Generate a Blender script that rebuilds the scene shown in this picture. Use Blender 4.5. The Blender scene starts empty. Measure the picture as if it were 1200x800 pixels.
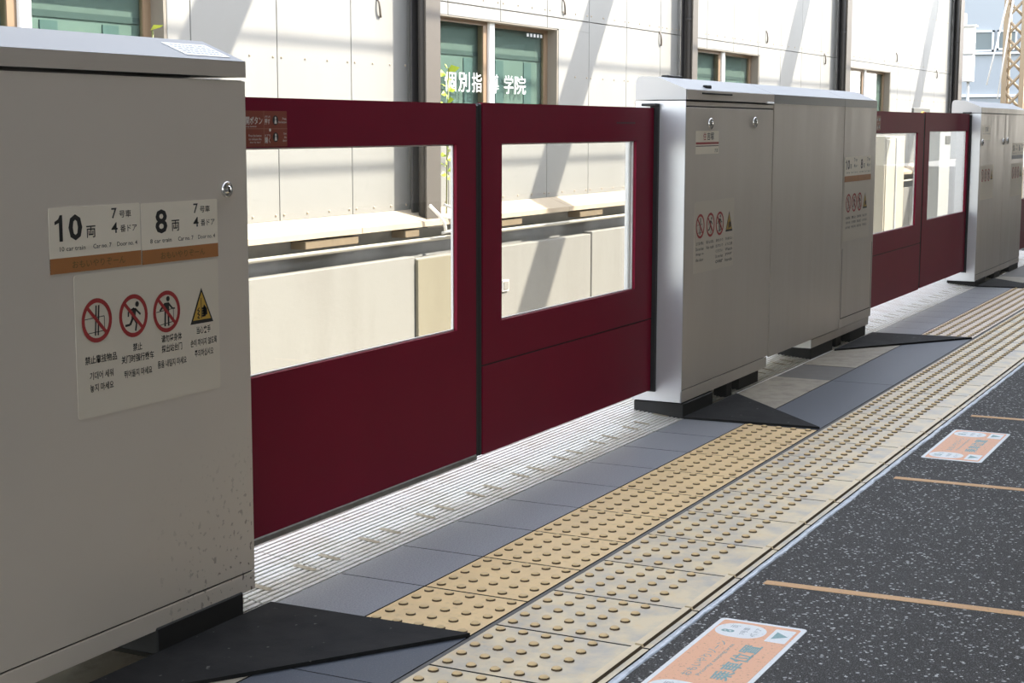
import bpy, bmesh, math, random
from mathutils import Vector

random.seed(7)
S = bpy.context.scene
COL = S.collection

# ------------------------------------------------------------------ camera
cam_d = bpy.data.cameras.new('camera')
cam = bpy.data.objects.new('camera', cam_d)
COL.objects.link(cam)
S.camera = cam
cam_d.sensor_width = 36.0
cam_d.lens = 36.0 * 1867.4 / 1200.0
cam_d.clip_end = 500
YAW, PITCH, ROLL = .469, .1338, .002
cam.location = (-2.7557, -1.5879, 1.1005)
_cy, _sy, _cp, _sp = math.cos(YAW), math.sin(YAW), math.cos(PITCH), math.sin(PITCH)
_fw = Vector((_cy * _cp, _sy * _cp, -_sp))
_r0 = Vector((_sy, -_cy, 0))
_u0 = _r0.cross(_fw)
_rt = _r0 * math.cos(ROLL) + _u0 * math.sin(ROLL)
_up = -_r0 * math.sin(ROLL) + _u0 * math.cos(ROLL)
from mathutils import Matrix
cam.rotation_euler = Matrix((( _rt.x, _up.x, -_fw.x), (_rt.y, _up.y, -_fw.y), (_rt.z, _up.z, -_fw.z))).to_euler()

# ------------------------------------------------------------------ sky, sun, exposure
SUN_TO = Vector((1.0, -1.0, 1.456)).normalized()
W = bpy.data.worlds.new('sky')
S.world = W
W.use_nodes = True
nt = W.node_tree
bg = nt.nodes['Background']
sky = nt.nodes.new('ShaderNodeTexSky')
sky.sky_type = 'NISHITA'
sky.sun_disc = False
sky.sun_elevation = math.asin(SUN_TO.z)
sky.sun_rotation = math.atan2(SUN_TO.x, SUN_TO.y)
sky.air_density = 1.0
sky.dust_density = 1.2
sky.ozone_density = 1.0
hz = nt.nodes.new('ShaderNodeHueSaturation')   # hazy summer sky: paler than clear air
hz.inputs['Saturation'].default_value = .40
nt.links.new(sky.outputs[0], hz.inputs['Color'])
nt.links.new(hz.outputs[0], bg.inputs['Color'])
bg.inputs['Strength'].default_value = 0.32
sun_d = bpy.data.lights.new('sun', 'SUN')
sun_d.energy = 5.0
sun_d.angle = math.radians(0.6)
sun_d.color = (1.0, .93, .81)
sun = bpy.data.objects.new('sun', sun_d)
COL.objects.link(sun)
sun.rotation_euler = SUN_TO.to_track_quat('Z', 'Y').to_euler()
vs = S.view_settings
vs.view_transform = 'Standard'
vs.look = 'None'
vs.gamma = 1.0
vs.exposure = 1.68
vs.use_curve_mapping = False

# ------------------------------------------------------------------ materials
def lin(c):
    return tuple((v / 255 / 12.92) if v / 255 <= .04045 else ((v / 255 + .055) / 1.055) ** 2.4 for v in c)

class Mat:
    def __init__(s, name, col, rough=.5, metal=0.0, spec=.5):
        s.m = bpy.data.materials.new(name)
        s.m.use_nodes = True
        s.n = s.m.node_tree.nodes
        s.l = s.m.node_tree.links
        s.p = s.n['Principled BSDF']
        s.p.inputs['Base Color'].default_value = (*col, 1)
        s.p.inputs['Roughness'].default_value = rough
        s.p.inputs['Metallic'].default_value = metal
        s.p.inputs['Specular IOR Level'].default_value = spec
        s.col = col
        s.cur = None
    def pos(s, scale=(1, 1, 1)):
        g = s.n.new('ShaderNodeNewGeometry')
        mp = s.n.new('ShaderNodeMapping')
        mp.inputs['Scale'].default_value = scale
        s.l.new(g.outputs['Position'], mp.inputs['Vector'])
        return mp.outputs[0]
    def noise(s, scale, detail=3, vec=None, rough=.6):
        n = s.n.new('ShaderNodeTexNoise')
        n.inputs['Scale'].default_value = scale
        n.inputs['Detail'].default_value = detail
        n.inputs['Roughness'].default_value = rough
        s.l.new(vec or s.pos(), n.inputs['Vector'])
        return n.outputs['Fac']
    def ramp(s, fac, a, b, lo=0.0, hi=1.0):
        r = s.n.new('ShaderNodeMapRange')
        r.clamp = True
        r.inputs['From Min'].default_value = a
        r.inputs['From Max'].default_value = b
        r.inputs['To Min'].default_value = lo
        r.inputs['To Max'].default_value = hi
        s.l.new(fac, r.inputs['Value'])
        return r.outputs[0]
    def blend(s, fac, col):
        m = s.n.new('ShaderNodeMix')
        m.data_type = 'RGBA'
        s.l.new(fac, m.inputs['Factor'])
        if s.cur is None:
            m.inputs[6].default_value = (*s.col, 1)
        else:
            s.l.new(s.cur, m.inputs[6])
        m.inputs[7].default_value = (*col, 1)
        s.cur = m.outputs[2]
        s.l.new(s.cur, s.p.inputs['Base Color'])
        return s
    def bump(s, fac, strength=.2, dist=.01):
        b = s.n.new('ShaderNodeBump')
        b.inputs['Strength'].default_value = strength
        b.inputs['Distance'].default_value = dist
        s.l.new(fac, b.inputs['Height'])
        s.l.new(b.outputs[0], s.p.inputs['Normal'])
        return s
    def roughness(s, fac):
        s.l.new(fac, s.p.inputs['Roughness'])
        return s
    def vor(s, scale):
        v = s.n.new('ShaderNodeTexVoronoi')
        v.inputs['Scale'].default_value = scale
        s.l.new(s.pos(), v.inputs['Vector'])
        return v

M = {}
def simple(name, col, rough=.5, metal=0.0, spec=.5, var=None, vscale=6, amount=.5):
    m = Mat(name, col, rough, metal, spec)
    if var:
        m.blend(m.ramp(m.noise(vscale), .35, .7, 0, amount), var)
    M[name] = m.m
    return m

# satin metal of the cabinets
m = simple('cabinet_metal', (.58, .52, .455), .38, .12, .35)
m.blend(m.ramp(m.noise(3, 4), .4, .75, 0, .25), (.51, .46, .405))
m.roughness(m.ramp(m.noise(14, 2, m.pos((1, 1, .12))), .3, .7, .3, .44))
m.bump(m.noise(5, 2), .06, .01)
# the nearest cabinet is the same finish with scuffs and rust freckles low on its corner
m = simple('cabinet_metal_worn', (.67, .60, .525), .42, .10, .35)
m.blend(m.ramp(m.noise(3, 4), .4, .75, 0, .25), (.60, .54, .475))
sep = m.n.new('ShaderNodeSeparateXYZ')
g = m.n.new('ShaderNodeNewGeometry')
m.l.new(g.outputs['Position'], sep.inputs[0])
lowz = m.ramp(sep.outputs['Z'], .42, .05, 0, 1)
nearx = m.ramp(sep.outputs['X'], -.25, .14, 0, 1)
sp = m.ramp(m.noise(60, 2), .615, .66, 0, 1)
mul = m.n.new('ShaderNodeMath'); mul.operation = 'MULTIPLY'
m.l.new(lowz, mul.inputs[0]); m.l.new(nearx, mul.inputs[1])
mul2 = m.n.new('ShaderNodeMath'); mul2.operation = 'MULTIPLY'
m.l.new(mul.outputs[0], mul2.inputs[0]); m.l.new(sp, mul2.inputs[1])
m.blend(mul2.outputs[0], (.07, .045, .03))
m.bump(m.noise(5, 2), .05, .01)
simple('lid_metal', (.11, .116, .125), .36, .25, var=(.095, .10, .108), vscale=5)
simple('lid_end', (.62, .61, .59), .5)
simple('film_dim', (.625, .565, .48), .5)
simple('end_metal', (.55, .55, .56), .30, .5, var=(.50, .50, .51), vscale=5)
simple('seam_dark', (.02, .018, .016), .8)
simple('foot_black', (.009, .009, .009), .7, var=(.02, .018, .016), vscale=25)
simple('rubber_black', (.012, .012, .013), .6)
m = simple('mat_rubber', (.0075, .0075, .0076), .8, 0, .2, var=(.04, .039, .037), vscale=9, amount=.35)
m.blend(m.ramp(m.noise(38, 2), .70, .74, 0, .55), (.16, .155, .145))
m.bump(m.noise(400, 1), .25, .002)
simple('maroon_paint', (.20, .006, .028), .5, 0, .13, var=(.175, .0055, .025), vscale=4)
simple('rail_grey', (.22, .21, .19), .45, .4, var=(.10, .08, .06), vscale=30)
simple('white_trim', (.78, .78, .76), .45)
simple('chrome', (.75, .74, .72), .18, .95)
simple('sign_white', (.84, .765, .64), .45)
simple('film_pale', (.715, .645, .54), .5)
simple('sign_orange', (.40, .165, .05), .5)
simple('orange_ink', (.15, .10, .03), .55)
simple('ink_black', (.02, .02, .02), .5)
simple('ink_red', (.36, .03, .03), .5)
simple('ink_yellow', (.55, .34, .05), .5)
simple('ink_white', (.8, .78, .74), .5)
simple('ink_grey', (.30, .32, .34), .5)
simple('sticker_red', (.26, .055, .03), .45)
simple('sticker_line', (.42, .20, .14), .45)
simple('ink_dark_maroon', (.045, .01, .015), .5)

m = simple('concrete_base', (.03, .029, .028), .9, var=(.05, .047, .045), vscale=20)
m = simple('asphalt', (.036, .034, .0315), .75, 0, .2)
m.blend(m.ramp(m.noise(5, 3), .4, .75, 0, .4), (.06, .058, .054))
m.blend(m.ramp(m.noise(330, 2), .52, .60, 0, .8), (.115, .112, .105))
m.blend(m.ramp(m.noise(420, 1), .64, .68, 0, .8), (.26, .255, .245))
for sc, thr, cc in ((170, .60, (.16, .16, .16)), (95, .80, (.42, .42, .41)), (130, .86, (.62, .62, .60))):
    v = m.vor(sc)
    nz = m.n.new('ShaderNodeTexNoise'); nz.inputs['Scale'].default_value = sc * 1.3
    gg = m.n.new('ShaderNodeNewGeometry'); m.l.new(gg.outputs['Position'], nz.inputs['Vector'])
    va_ = m.n.new('ShaderNodeVectorMath'); va_.operation = 'MULTIPLY_ADD'; va_.inputs[1].default_value = (.006,) * 3
    m.l.new(nz.outputs['Color'], va_.inputs[0]); m.l.new(gg.outputs['Position'], va_.inputs[2]); m.l.new(va_.outputs[0], v.inputs['Vector'])
    bw = m.n.new('ShaderNodeSeparateColor')
    m.l.new(v.outputs['Color'], bw.inputs[0])
    a = m.ramp(bw.outputs[0], thr, thr + .02, 0, 1)
    rad = m.n.new('ShaderNodeMath'); rad.operation = 'MULTIPLY_ADD'
    rad.inputs[1].default_value = -.42; m.l.new(bw.outputs[1], rad.inputs[0]); m.l.new(v.outputs['Distance'], rad.inputs[2])
    b = m.ramp(rad.outputs[0], .12, .02, 0, 1)
    mu = m.n.new('ShaderNodeMath'); mu.operation = 'MULTIPLY'
    m.l.new(a, mu.inputs[0]); m.l.new(b, mu.inputs[1])
    m.blend(mu.outputs[0], cc)
m.bump(m.noise(180, 3), .55, .006)

m = simple('tile_tan', (.76, .54, .26), .48, 0, .45)
m.blend(m.ramp(m.noise(7, 5), .42, .72, 0, .7), (.63, .45, .23))
m.blend(m.ramp(m.noise(45, 4), .55, .75, 0, .45), (.40, .30, .17))
m.bump(m.noise(120, 3), .12, .003)
m = simple('tile_pink_sheen', (.72, .59, .46), .45, 0, .5)  # far tan tiles: reflected light put into a paler, pinker colour
m.blend(m.ramp(m.noise(7, 5), .42, .72, 0, .7), (.60, .50, .41))
m = simple('tile_worn', (.70, .575, .36), .42, 0, .5)
m.blend(m.ramp(m.noise(9, 5), .40, .68, 0, .85), (.40, .38, .345))
m.blend(m.ramp(m.noise(17, 5), .52, .74, 0, .7), (.72, .54, .26))
m.blend(m.ramp(m.noise(60, 4), .62, .78, 0, .5), (.30, .25, .17))
m.bump(m.noise(120, 3), .12, .003)
simple('joint_fill', (.13, .125, .115), .8, var=(.09, .085, .08), vscale=20)
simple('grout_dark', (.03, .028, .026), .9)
simple('side_shade', (.085, .055, .026), .8)  # brown that paints the shade on stud and bar sides
m = simple('stud_ochre', (.66, .47, .22), .5, var=(.52, .37, .16), vscale=40)
m = simple('bar_cream', (.74, .60, .37), .42, var=(.60, .48, .30), vscale=25)
m = simple('border_granite', (.275, .29, .315), .38, 0, .5)
m.blend(m.ramp(m.noise(260, 2), .45, .65, 0, .8), (.15, .15, .155))
m.blend(m.ramp(m.noise(160, 2), .60, .70, 0, .6), (.40, .39, .37))
m = simple('slab_bluegrey', (.062, .072, .09), .5, 0, .35)
m.blend(m.ramp(m.noise(18, 5), .45, .7, 0, .6), (.065, .075, .088))
m.blend(m.ramp(m.noise(300, 2), .55, .7, 0, .5), (.16, .17, .19))
m.bump(m.noise(200, 2), .15, .002)
m = simple('patch_tan', (.33, .29, .22), .6, 0, .4)
m.blend(m.ramp(m.noise(13, 5), .45, .7, 0, .8), (.18, .155, .12))
m.blend(m.ramp(m.noise(120, 2), .55, .7, 0, .5), (.36, .32, .26))
m = simple('patch_grey', (.12, .11, .095), .6, var=(.085, .078, .068), vscale=14)
m = simple('rib_white', (.84, .83, .79), .33, 0, .6)
m.blend(m.ramp(m.noise(8, 4), .45, .7, 0, .7), (.66, .61, .52))
simple('rib_base', (.16, .14, .115), .6)
simple('slot_beige', (.42, .36, .25), .6, var=(.28, .24, .17), vscale=40)
simple('sealant', (.58, .64, .70), .35, var=(.36, .40, .45), vscale=40, amount=.9)
m = simple('vinyl_peach', (.82, .42, .23), .55)
m.blend(m.ramp(m.noise(150, 3), .60, .68, 0, .8), (.42, .22, .13))
m.bump(m.noise(120, 2), .3, .003)
m = simple('vinyl_white', (.78, .79, .78), .5)
m.blend(m.ramp(m.noise(150, 3), .60, .68, 0, .6), (.5, .52, .52))
simple('vinyl_teal', (.16, .32, .31), .55, var=(.35, .45, .43), vscale=150, amount=.6)
simple('vinyl_grey', (.33, .36, .36), .55)
m = simple('paint_orange', (.62, .36, .16), .65)
m.blend(m.ramp(m.noise(160, 3), .55, .68, 0, .7), (.38, .24, .13))

m = simple('panel_white', (.225, .222, .205), .6)
m.blend(m.ramp(m.noise(1.4, 4, m.pos((1, 1, .25))), .45, .75, 0, .5), (.20, .197, .18))
simple('blocker_grey', (.45, .45, .44), .7)
simple('joint_grey', (.13, .125, .11), .8)
simple('bolt_tan', (.36, .30, .22), .6)
simple('hook_dark', (.12, .10, .08), .6)
m = simple('coping_tan', (.42, .345, .245), .85)
m.blend(m.ramp(m.noise(4, 5), .42, .7, 0, .7), (.35, .285, .20))
m = simple('recess_concrete', (.26, .26, .245), .9, var=(.16, .155, .15), vscale=5)
m = simple('wall_concrete', (.20, .193, .17), .85)
m.blend(m.ramp(m.noise(3, 5, m.pos((1, 1, .2))), .45, .72, 0, .7), (.168, .158, .136))
m.bump(m.noise(30, 3), .15, .01)
m = simple('wall_concrete_yellow', (.18, .16, .108), .85)
m.blend(m.ramp(m.noise(3, 5, m.pos((1, 1, .2))), .45, .72, 0, .7), (.15, .13, .085))
simple('block_tan', (.17, .125, .07), .8, var=(.12, .09, .055), vscale=12)
simple('pipe_pale', (.36, .335, .27), .5)
simple('column_taupe', (.085, .073, .06), .6, var=(.074, .064, .053), vscale=8)
simple('column_dark', (.045, .042, .040), .6)  # recess shade put into the colour; also the dark pipe and wires
simple('cable_grey', (.55, .53, .49), .5)
simple('frame_taupe', (.20, .175, .14), .5)
simple('sash_brown', (.22, .15, .09), .45)
simple('reflection_green', (.15, .175, .16), .9, var=(.12, .145, .13), vscale=2)  # this and the next three: window reflections painted as flat colour
simple('reflection_strip', (.085, .12, .12), .9)
simple('reflection_dark', (.06, .075, .075), .9)
simple('reflection_grey', (.135, .15, .14), .9, var=(.11, .122, .115), vscale=30)
simple('letter_white', (.85, .87, .85), .6)
simple('leaf_green', (.42, .52, .04), .5, var=(.24, .36, .03), vscale=12)
simple('stem_green', (.16, .18, .05), .6)
simple('ballast', (.17, .165, .155), .95, var=(.11, .105, .10), vscale=25)
simple('track_slab', (.46, .44, .40), .9, var=(.36, .34, .31), vscale=4)
simple('roof_grey', (.45, .44, .42), .7)
simple('tower_tan', (.34, .255, .16), .6)
simple('far_wall', (.36, .385, .40), .7)
simple('far_trim', (.78, .79, .79), .6)
simple('far_glass', (.16, .19, .19), .25)
simple('box_white', (.80, .80, .77), .5)
simple('beige_steel', (.58, .53, .42), .6)
simple('grey_steel', (.52, .53, .51), .5)
simple('sign_charcoal', (.10, .10, .09), .6)

def glass(name, tint, gloss, rough=.01, dust=0.0, dscale=60):
    m = bpy.data.materials.new(name)
    m.use_nodes = True
    n, l = m.node_tree.nodes, m.node_tree.links
    n.remove(n['Principled BSDF'])
    out = n['Material Output']
    tr = n.new('ShaderNodeBsdfTransparent'); tr.inputs[0].default_value = (*tint, 1)
    gl = n.new('ShaderNodeBsdfGlossy'); gl.inputs['Roughness'].default_value = rough
    lw = n.new('ShaderNodeLayerWeight'); lw.inputs['Blend'].default_value = .5
    pw = n.new('ShaderNodeMath'); pw.operation = 'POWER'; pw.inputs[1].default_value = 4.0
    l.new(lw.outputs['Facing'], pw.inputs[0])
    mt = n.new('ShaderNodeMath'); mt.operation = 'MULTIPLY_ADD'
    mt.inputs[1].default_value = .6; mt.inputs[2].default_value = gloss
    l.new(pw.outputs[0], mt.inputs[0])
    mx = n.new('ShaderNodeMixShader')
    l.new(mt.outputs[0], mx.inputs[0]); l.new(tr.outputs[0], mx.inputs[1]); l.new(gl.outputs[0], mx.inputs[2])
    last = mx.outputs[0]
    if dust:
        df = n.new('ShaderNodeBsdfDiffuse'); df.inputs[0].default_value = (.75, .73, .66, 1)
        tl = n.new('ShaderNodeBsdfTranslucent'); tl.inputs[0].default_value = (.75, .73, .66, 1)
        ad = n.new('ShaderNodeMixShader'); l.new(df.outputs[0], ad.inputs[1]); l.new(tl.outputs[0], ad.inputs[2])
        g = n.new('ShaderNodeNewGeometry')
        ns = n.new('ShaderNodeTexNoise'); ns.inputs['Scale'].default_value = dscale; ns.inputs['Detail'].default_value = 3
        l.new(g.outputs['Position'], ns.inputs['Vector'])
        mr = n.new('ShaderNodeMapRange')
        mr.inputs['From Min'].default_value = .58; mr.inputs['From Max'].default_value = .75
        mr.inputs['To Min'].default_value = dust * .5; mr.inputs['To Max'].default_value = dust * 3
        l.new(ns.outputs['Fac'], mr.inputs['Value'])
        m2 = n.new('ShaderNodeMixShader')
        l.new(mr.outputs[0], m2.inputs[0]); l.new(last, m2.inputs[1]); l.new(ad.outputs[0], m2.inputs[2])
        last = m2.outputs[0]
    l.new(last, out.inputs['Surface'])
    M[name] = m
glass('gate_glass', (.98, .985, .98), .015, .01, .02)
glass('window_glass', (.88, .95, .92), .03, .01)

# ------------------------------------------------------------------ helpers
WL = {}
def wl(o):
    return WL.get(o.name, Vector((0, 0, 0))) if o else Vector((0, 0, 0))

class MB:
    """collects geometry in world coordinates, with a material slot per face"""
    def __init__(s):
        s.v, s.f, s.mi, s.mats = [], [], [], []
        s.smooth = []
    def slot(s, mat):
        if mat not in s.mats:
            s.mats.append(mat)
        return s.mats.index(mat)
    def add(s, vs_, fs, mat, smooth=False):
        b = len(s.v)
        s.v += [Vector(p) for p in vs_]
        k = s.slot(mat)
        for f in fs:
            s.f.append([b + i for i in f]); s.mi.append(k); s.smooth.append(smooth)
        return s
    def box(s, x0, x1, y0, y1, z0, z1, mat):
        return s.add([(x0, y0, z0), (x1, y0, z0), (x1, y1, z0), (x0, y1, z0), (x0, y0, z1), (x1, y0, z1), (x1, y1, z1), (x0, y1, z1)],
                     [(0, 3, 2, 1), (4, 5, 6, 7), (0, 1, 5, 4), (1, 2, 6, 5), (2, 3, 7, 6), (3, 0, 4, 7)], mat)
    def bbox(s, x0, x1, y0, y1, z0, z1, mat, r=.003):
        """box with chamfered edges"""
        bm = bmesh.new()
        bmesh.ops.create_cube(bm, size=1)
        for v in bm.verts:
            v.co = Vector(((x0 + x1) / 2 + v.co.x * (x1 - x0), (y0 + y1) / 2 + v.co.y * (y1 - y0), (z0 + z1) / 2 + v.co.z * (z1 - z0)))
        r = min(r, .45 * min(x1 - x0, y1 - y0, z1 - z0))
        bmesh.ops.bevel(bm, geom=bm.edges[:], offset=r, segments=1, affect='EDGES')
        bm.verts.index_update()
        s.add([v.co.copy() for v in bm.verts], [[v.index for v in f.verts] for f in bm.faces], mat)
        bm.free()
        return s
    def prism(s, poly, axis, a, b, mat):
        """poly of 2D points extruded along axis from a to b; for 'x' the points are (y, z), for 'y' (x, z), for 'z' (x, y)"""
        def P(p, t):
            return {'x': (t, p[0], p[1]), 'y': (p[0], t, p[1]), 'z': (p[0], p[1], t)}[axis]
        n = len(poly)
        ar = sum(poly[i][0] * poly[(i + 1) % n][1] - poly[(i + 1) % n][0] * poly[i][1] for i in range(n))
        if (ar < 0) != (axis == 'y'):
            poly = poly[::-1]
        vv = [P(p, a) for p in poly] + [P(p, b) for p in poly]
        fs = [list(range(n))[::-1], [n + i for i in range(n)]]
        fs += [(i, (i + 1) % n, n + (i + 1) % n, n + i) for i in range(n)]
        return s.add(vv, fs, mat)
    def tube(s, pts, r, mat, n=8):
        pts = [Vector(p) for p in pts]
        vv, fs = [], []
        for i, p in enumerate(pts):
            t = (pts[min(i + 1, len(pts) - 1)] - pts[max(i - 1, 0)]).normalized()
            a = t.cross(Vector((0, 0, 1)))
            if a.length < .1:
                a = t.cross(Vector((1, 0, 0)))
            a.normalize(); c = t.cross(a)
            for k in range(n):
                an = 2 * math.pi * k / n
                vv.append(p + a * (r * math.cos(an)) + c * (r * math.sin(an)))
        for i in range(len(pts) - 1):
            for k in range(n):
                fs.append((i * n + k, i * n + (k + 1) % n, (i + 1) * n + (k + 1) % n, (i + 1) * n + k))
        fs.append(list(range(n))[::-1]); fs.append([(len(pts) - 1) * n + k for k in range(n)])
        return s.add(vv, fs, mat, True)
    def lathe(s, c, d, prof, mat, n=20):
        """profile of (radius, offset along d) turned about d through c"""
        c, d = Vector(c), Vector(d).normalized()
        a = d.cross(Vector((0, 0, 1)))
        if a.length < .1:
            a = d.cross(Vector((1, 0, 0)))
        a.normalize(); b = d.cross(a)
        vv, fs = [], []
        for r, h in prof:
            for k in range(n):
                an = 2 * math.pi * k / n
                vv.append(c + d * h + a * (r * math.cos(an)) + b * (r * math.sin(an)))
        for i in range(len(prof) - 1):
            for k in range(n):
                fs.append((i * n + k, i * n + (k + 1) % n, (i + 1) * n + (k + 1) % n, (i + 1) * n + k))
        fs.append([(len(prof) - 1) * n + k for k in range(n)])
        return s.add(vv, fs, mat, True)
    def mesh(s, name, off=Vector((0, 0, 0))):
        me = bpy.data.meshes.new(name)
        me.from_pydata([v - off for v in s.v], [], s.f)
        for k in s.mats:
            me.materials.append(M[k])
        me.polygons.foreach_set('material_index', s.mi)
        me.polygons.foreach_set('use_smooth', s.smooth)
        me.update()
        return me
    def build(s, name, parent=None, off=None, label=None):
        o = bpy.data.objects.new(name, s.mesh(name, wl(parent) if off is None else off))
        COL.objects.link(o)
        if parent is not None:
            o.parent = parent
            WL[o.name] = wl(parent)
        if label:
            o['label'] = label
        return o

def tag(o, label=None, cat=None, group=None, kind=None):
    if label: o['label'] = label
    if cat: o['category'] = cat
    if group: o['group'] = group
    if kind: o['kind'] = kind
    return o

def thing(name, loc, label, cat, group=None):
    o = bpy.data.objects.new(name, None)
    o.empty_display_size = .1
    COL.objects.link(o)
    o.location = loc
    WL[o.name] = Vector(loc)
    return tag(o, label, cat, group)

def structure(name, loc=(0, 0, 0)):
    o = bpy.data.objects.new(name, None)
    COL.objects.link(o)
    o.location = loc
    WL[o.name] = Vector(loc)
    o['kind'] = 'structure'
    return o

def place(mesh, name, loc, parent):
    o = bpy.data.objects.new(name, mesh)
    COL.objects.link(o)
    o.parent = parent
    o.location = Vector(loc) - wl(parent)
    return o

# flat 2D drawings on a plane: centre c, right u, up v, normal n
class Plane2:
    def __init__(s, c, u, v):
        s.c, s.u, s.v = Vector(c), Vector(u), Vector(v)
        s.n = s.u.cross(s.v).normalized()
    def P(s, x, y, h):
        return s.c + s.u * x + s.v * y + s.n * h
def flat(mb, pl, pts, h, mat, t=.0):
    n = len(pts)
    mb.add([pl.P(x, y, h) for x, y in pts], [list(range(n))], mat)
def fline(mb, pl, a, b, w, h, mat):
    dx, dy = b[0] - a[0], b[1] - a[1]
    L = math.hypot(dx, dy) or 1
    px, py = -dy / L * w / 2, dx / L * w / 2
    flat(mb, pl, [(a[0] - px, a[1] - py), (b[0] - px, b[1] - py), (b[0] + px, b[1] + py), (a[0] + px, a[1] + py)], h, mat)
def fdisc(mb, pl, c, r, h, mat, n=20):
    flat(mb, pl, [(c[0] + r * math.cos(2 * math.pi * k / n), c[1] + r * math.sin(2 * math.pi * k / n)) for k in range(n)], h, mat)
def fring(mb, pl, c, r0, r1, h, mat, n=32):
    vv = []
    for k in range(n):
        a = 2 * math.pi * k / n
        vv += [pl.P(c[0] + r0 * math.cos(a), c[1] + r0 * math.sin(a), h), pl.P(c[0] + r1 * math.cos(a), c[1] + r1 * math.sin(a), h)]
    mb.add(vv, [(2 * k, 2 * k + 1, (2 * k + 3) % (2 * n), (2 * k + 2) % (2 * n)) for k in range(n)], mat)
def rrect(w, h, r, n=5):
    out = []
    for cx, cy, a0 in ((w / 2 - r, h / 2 - r, 0), (-w / 2 + r, h / 2 - r, 90), (-w / 2 + r, -h / 2 + r, 180), (w / 2 - r, -h / 2 + r, 270)):
        for k in range(n + 1):
            a = math.radians(a0 + 90 * k / n)
            out.append((cx + r * math.cos(a), cy + r * math.sin(a)))
    return out
def plate(mb, pl, pts, h, mat):
    """thin solid plate standing h proud of the plane"""
    n = len(pts)
    vv = [pl.P(x, y, 0) for x, y in pts] + [pl.P(x, y, h) for x, y in pts]
    fs = [[n + i for i in range(n)]] + [(i, (i + 1) % n, n + (i + 1) % n, n + i) for i in range(n)]
    mb.add(vv, fs, mat)

TEXTS = []
def text(parent, s, pl, x, y, h, mat, w=None, bold=0.0, align='C', height=None, name='lettering'):
    """writing on plane pl, centred (C), left (L) or right (R) on x, y; height h, width fitted to w when given"""
    TEXTS.append((parent, s, pl, x, y, h, mat, w, bold, align, height if height is not None else .0012, name))
def make_texts():
    tmp = []
    for t in TEXTS:
        cu = bpy.data.curves.new('lettering', 'FONT')
        cu.body = t[1]; cu.size = 1.0; cu.resolution_u = 2; cu.offset = t[8]
        o = bpy.data.objects.new('lettering', cu)
        COL.objects.link(o)
        tmp.append((t, o, cu))
    bpy.context.view_layer.update()
    dg = bpy.context.evaluated_depsgraph_get()
    for t, o, cu in tmp:
        parent, s, pl, x, y, h, mat, w, bold, align, height, name = t
        me = bpy.data.meshes.new_from_object(o.evaluated_get(dg))
        if me is None or len(me.vertices) == 0:
            bpy.data.objects.remove(o); continue
        xs = [v.co.x for v in me.vertices]; ys = [v.co.y for v in me.vertices]
        x0, x1, y0, y1 = min(xs), max(xs), min(ys), max(ys)
        sy = h / max(y1 - y0, 1e-6)
        sx = sy if w is None else w / max(x1 - x0, 1e-6)
        ax = {'C': (x0 + x1) / 2, 'L': x0, 'R': x1}[align]
        off = wl(parent)
        for v in me.vertices:
            v.co = pl.P(x + (v.co.x - ax) * sx, y + (v.co.y - (y0 + y1) / 2) * sy, height) - off
        me.materials.clear(); me.materials.append(M[mat])
        ob = bpy.data.objects.new(name, me)
        COL.objects.link(ob)
        ob.parent = parent
        bpy.data.objects.remove(o)

def front(x, z, y=.54):
    """plane of drawings on a face that looks towards -Y; origin at x, z"""
    return Plane2((x, y, z), (1, 0, 0), (0, 0, 1))

# ------------------------------------------------------------------ floor of the platform
floor = structure('floor')
MB().box(-12, 44, -9, .94, -1.2, -.008, 'concrete_base').build('platform_base', floor)
MB().box(-1.2, 10.6, .0005, .0115, -.008, -.0018, 'joint_fill').build('joint_fill', floor)
MB().box(-12, 44, -9, -.392, -.008, 0, 'asphalt').build('asphalt_surface', floor)
PX, PY = .06, .0555
def tile_mesh(name, w, mat, first, bar):
    """a tile 0.3 long (x) reaching from y=0 to y=-w with 25 truncated studs"""
    mb = MB()
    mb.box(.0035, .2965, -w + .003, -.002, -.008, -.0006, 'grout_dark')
    mb.add([(.0035, -w + .003, -.0006), (.2965, -w + .003, -.0006), (.2965, -.002, -.0006), (.0035, -.002, -.0006), (.005, -w + .0045, 0), (.295, -w + .0045, 0), (.295, -.0035, 0), (.005, -.0035, 0)], [(4, 5, 6, 7), (0, 1, 5, 4), (1, 2, 6, 5), (2, 3, 7, 6), (3, 0, 4, 7)], mat)
    for i in range(5):
        for j in range(5):
            mb.lathe((.03 + PX * i, -first - PY * j, -.0005), (0, 0, 1), [(.0120, 0), (.0108, .0042)], 'side_shade', 10)
            mb.lathe((.03 + PX * i, -first - PY * j, .0036), (0, 0, 1), [(.0108, 0), (.0078, .0026)], 'stud_ochre', 10)
    return mb.mesh(name)
worn = tile_mesh('tactile_tile', .372, 'tile_worn', .028, True)
tan = tile_mesh('tactile_tile', .279, 'tile_tan', .029, False)
pink = tile_mesh('tactile_tile', .279, 'tile_pink_sheen', .029, False)
barm = MB().prism([(-.3555, -.001), (-.3515, .0062), (-.3345, .0062), (-.331, -.001)], 'x', .005, .295, 'bar_cream').add([(.0048, -.3560, -.001), (.2952, -.3560, -.001), (.2952, -.3520, .0060), (.0048, -.3520, .0060)], [(0, 1, 2, 3)], 'side_shade').mesh('guide_bar')  # brown strip paints the shade on the bar's near side
for k in range(-3, 35):
    t = place(worn, 'tactile_tile', (k * .3, 0, 0), floor)
    WL[t.name] = Vector((k * .3, 0, 0))
    place(barm, 'guide_bar', (k * .3, 0, 0), t)
B0 = .487
brow = [B0 + .3 * k for k in range(-1, 8)] + [5.757 + .3 * k for k in range(0, 10)]
for x in brow:
    place(tan if x < 5 else pink, 'tactile_tile', (x, .2905, 0), floor)
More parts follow.
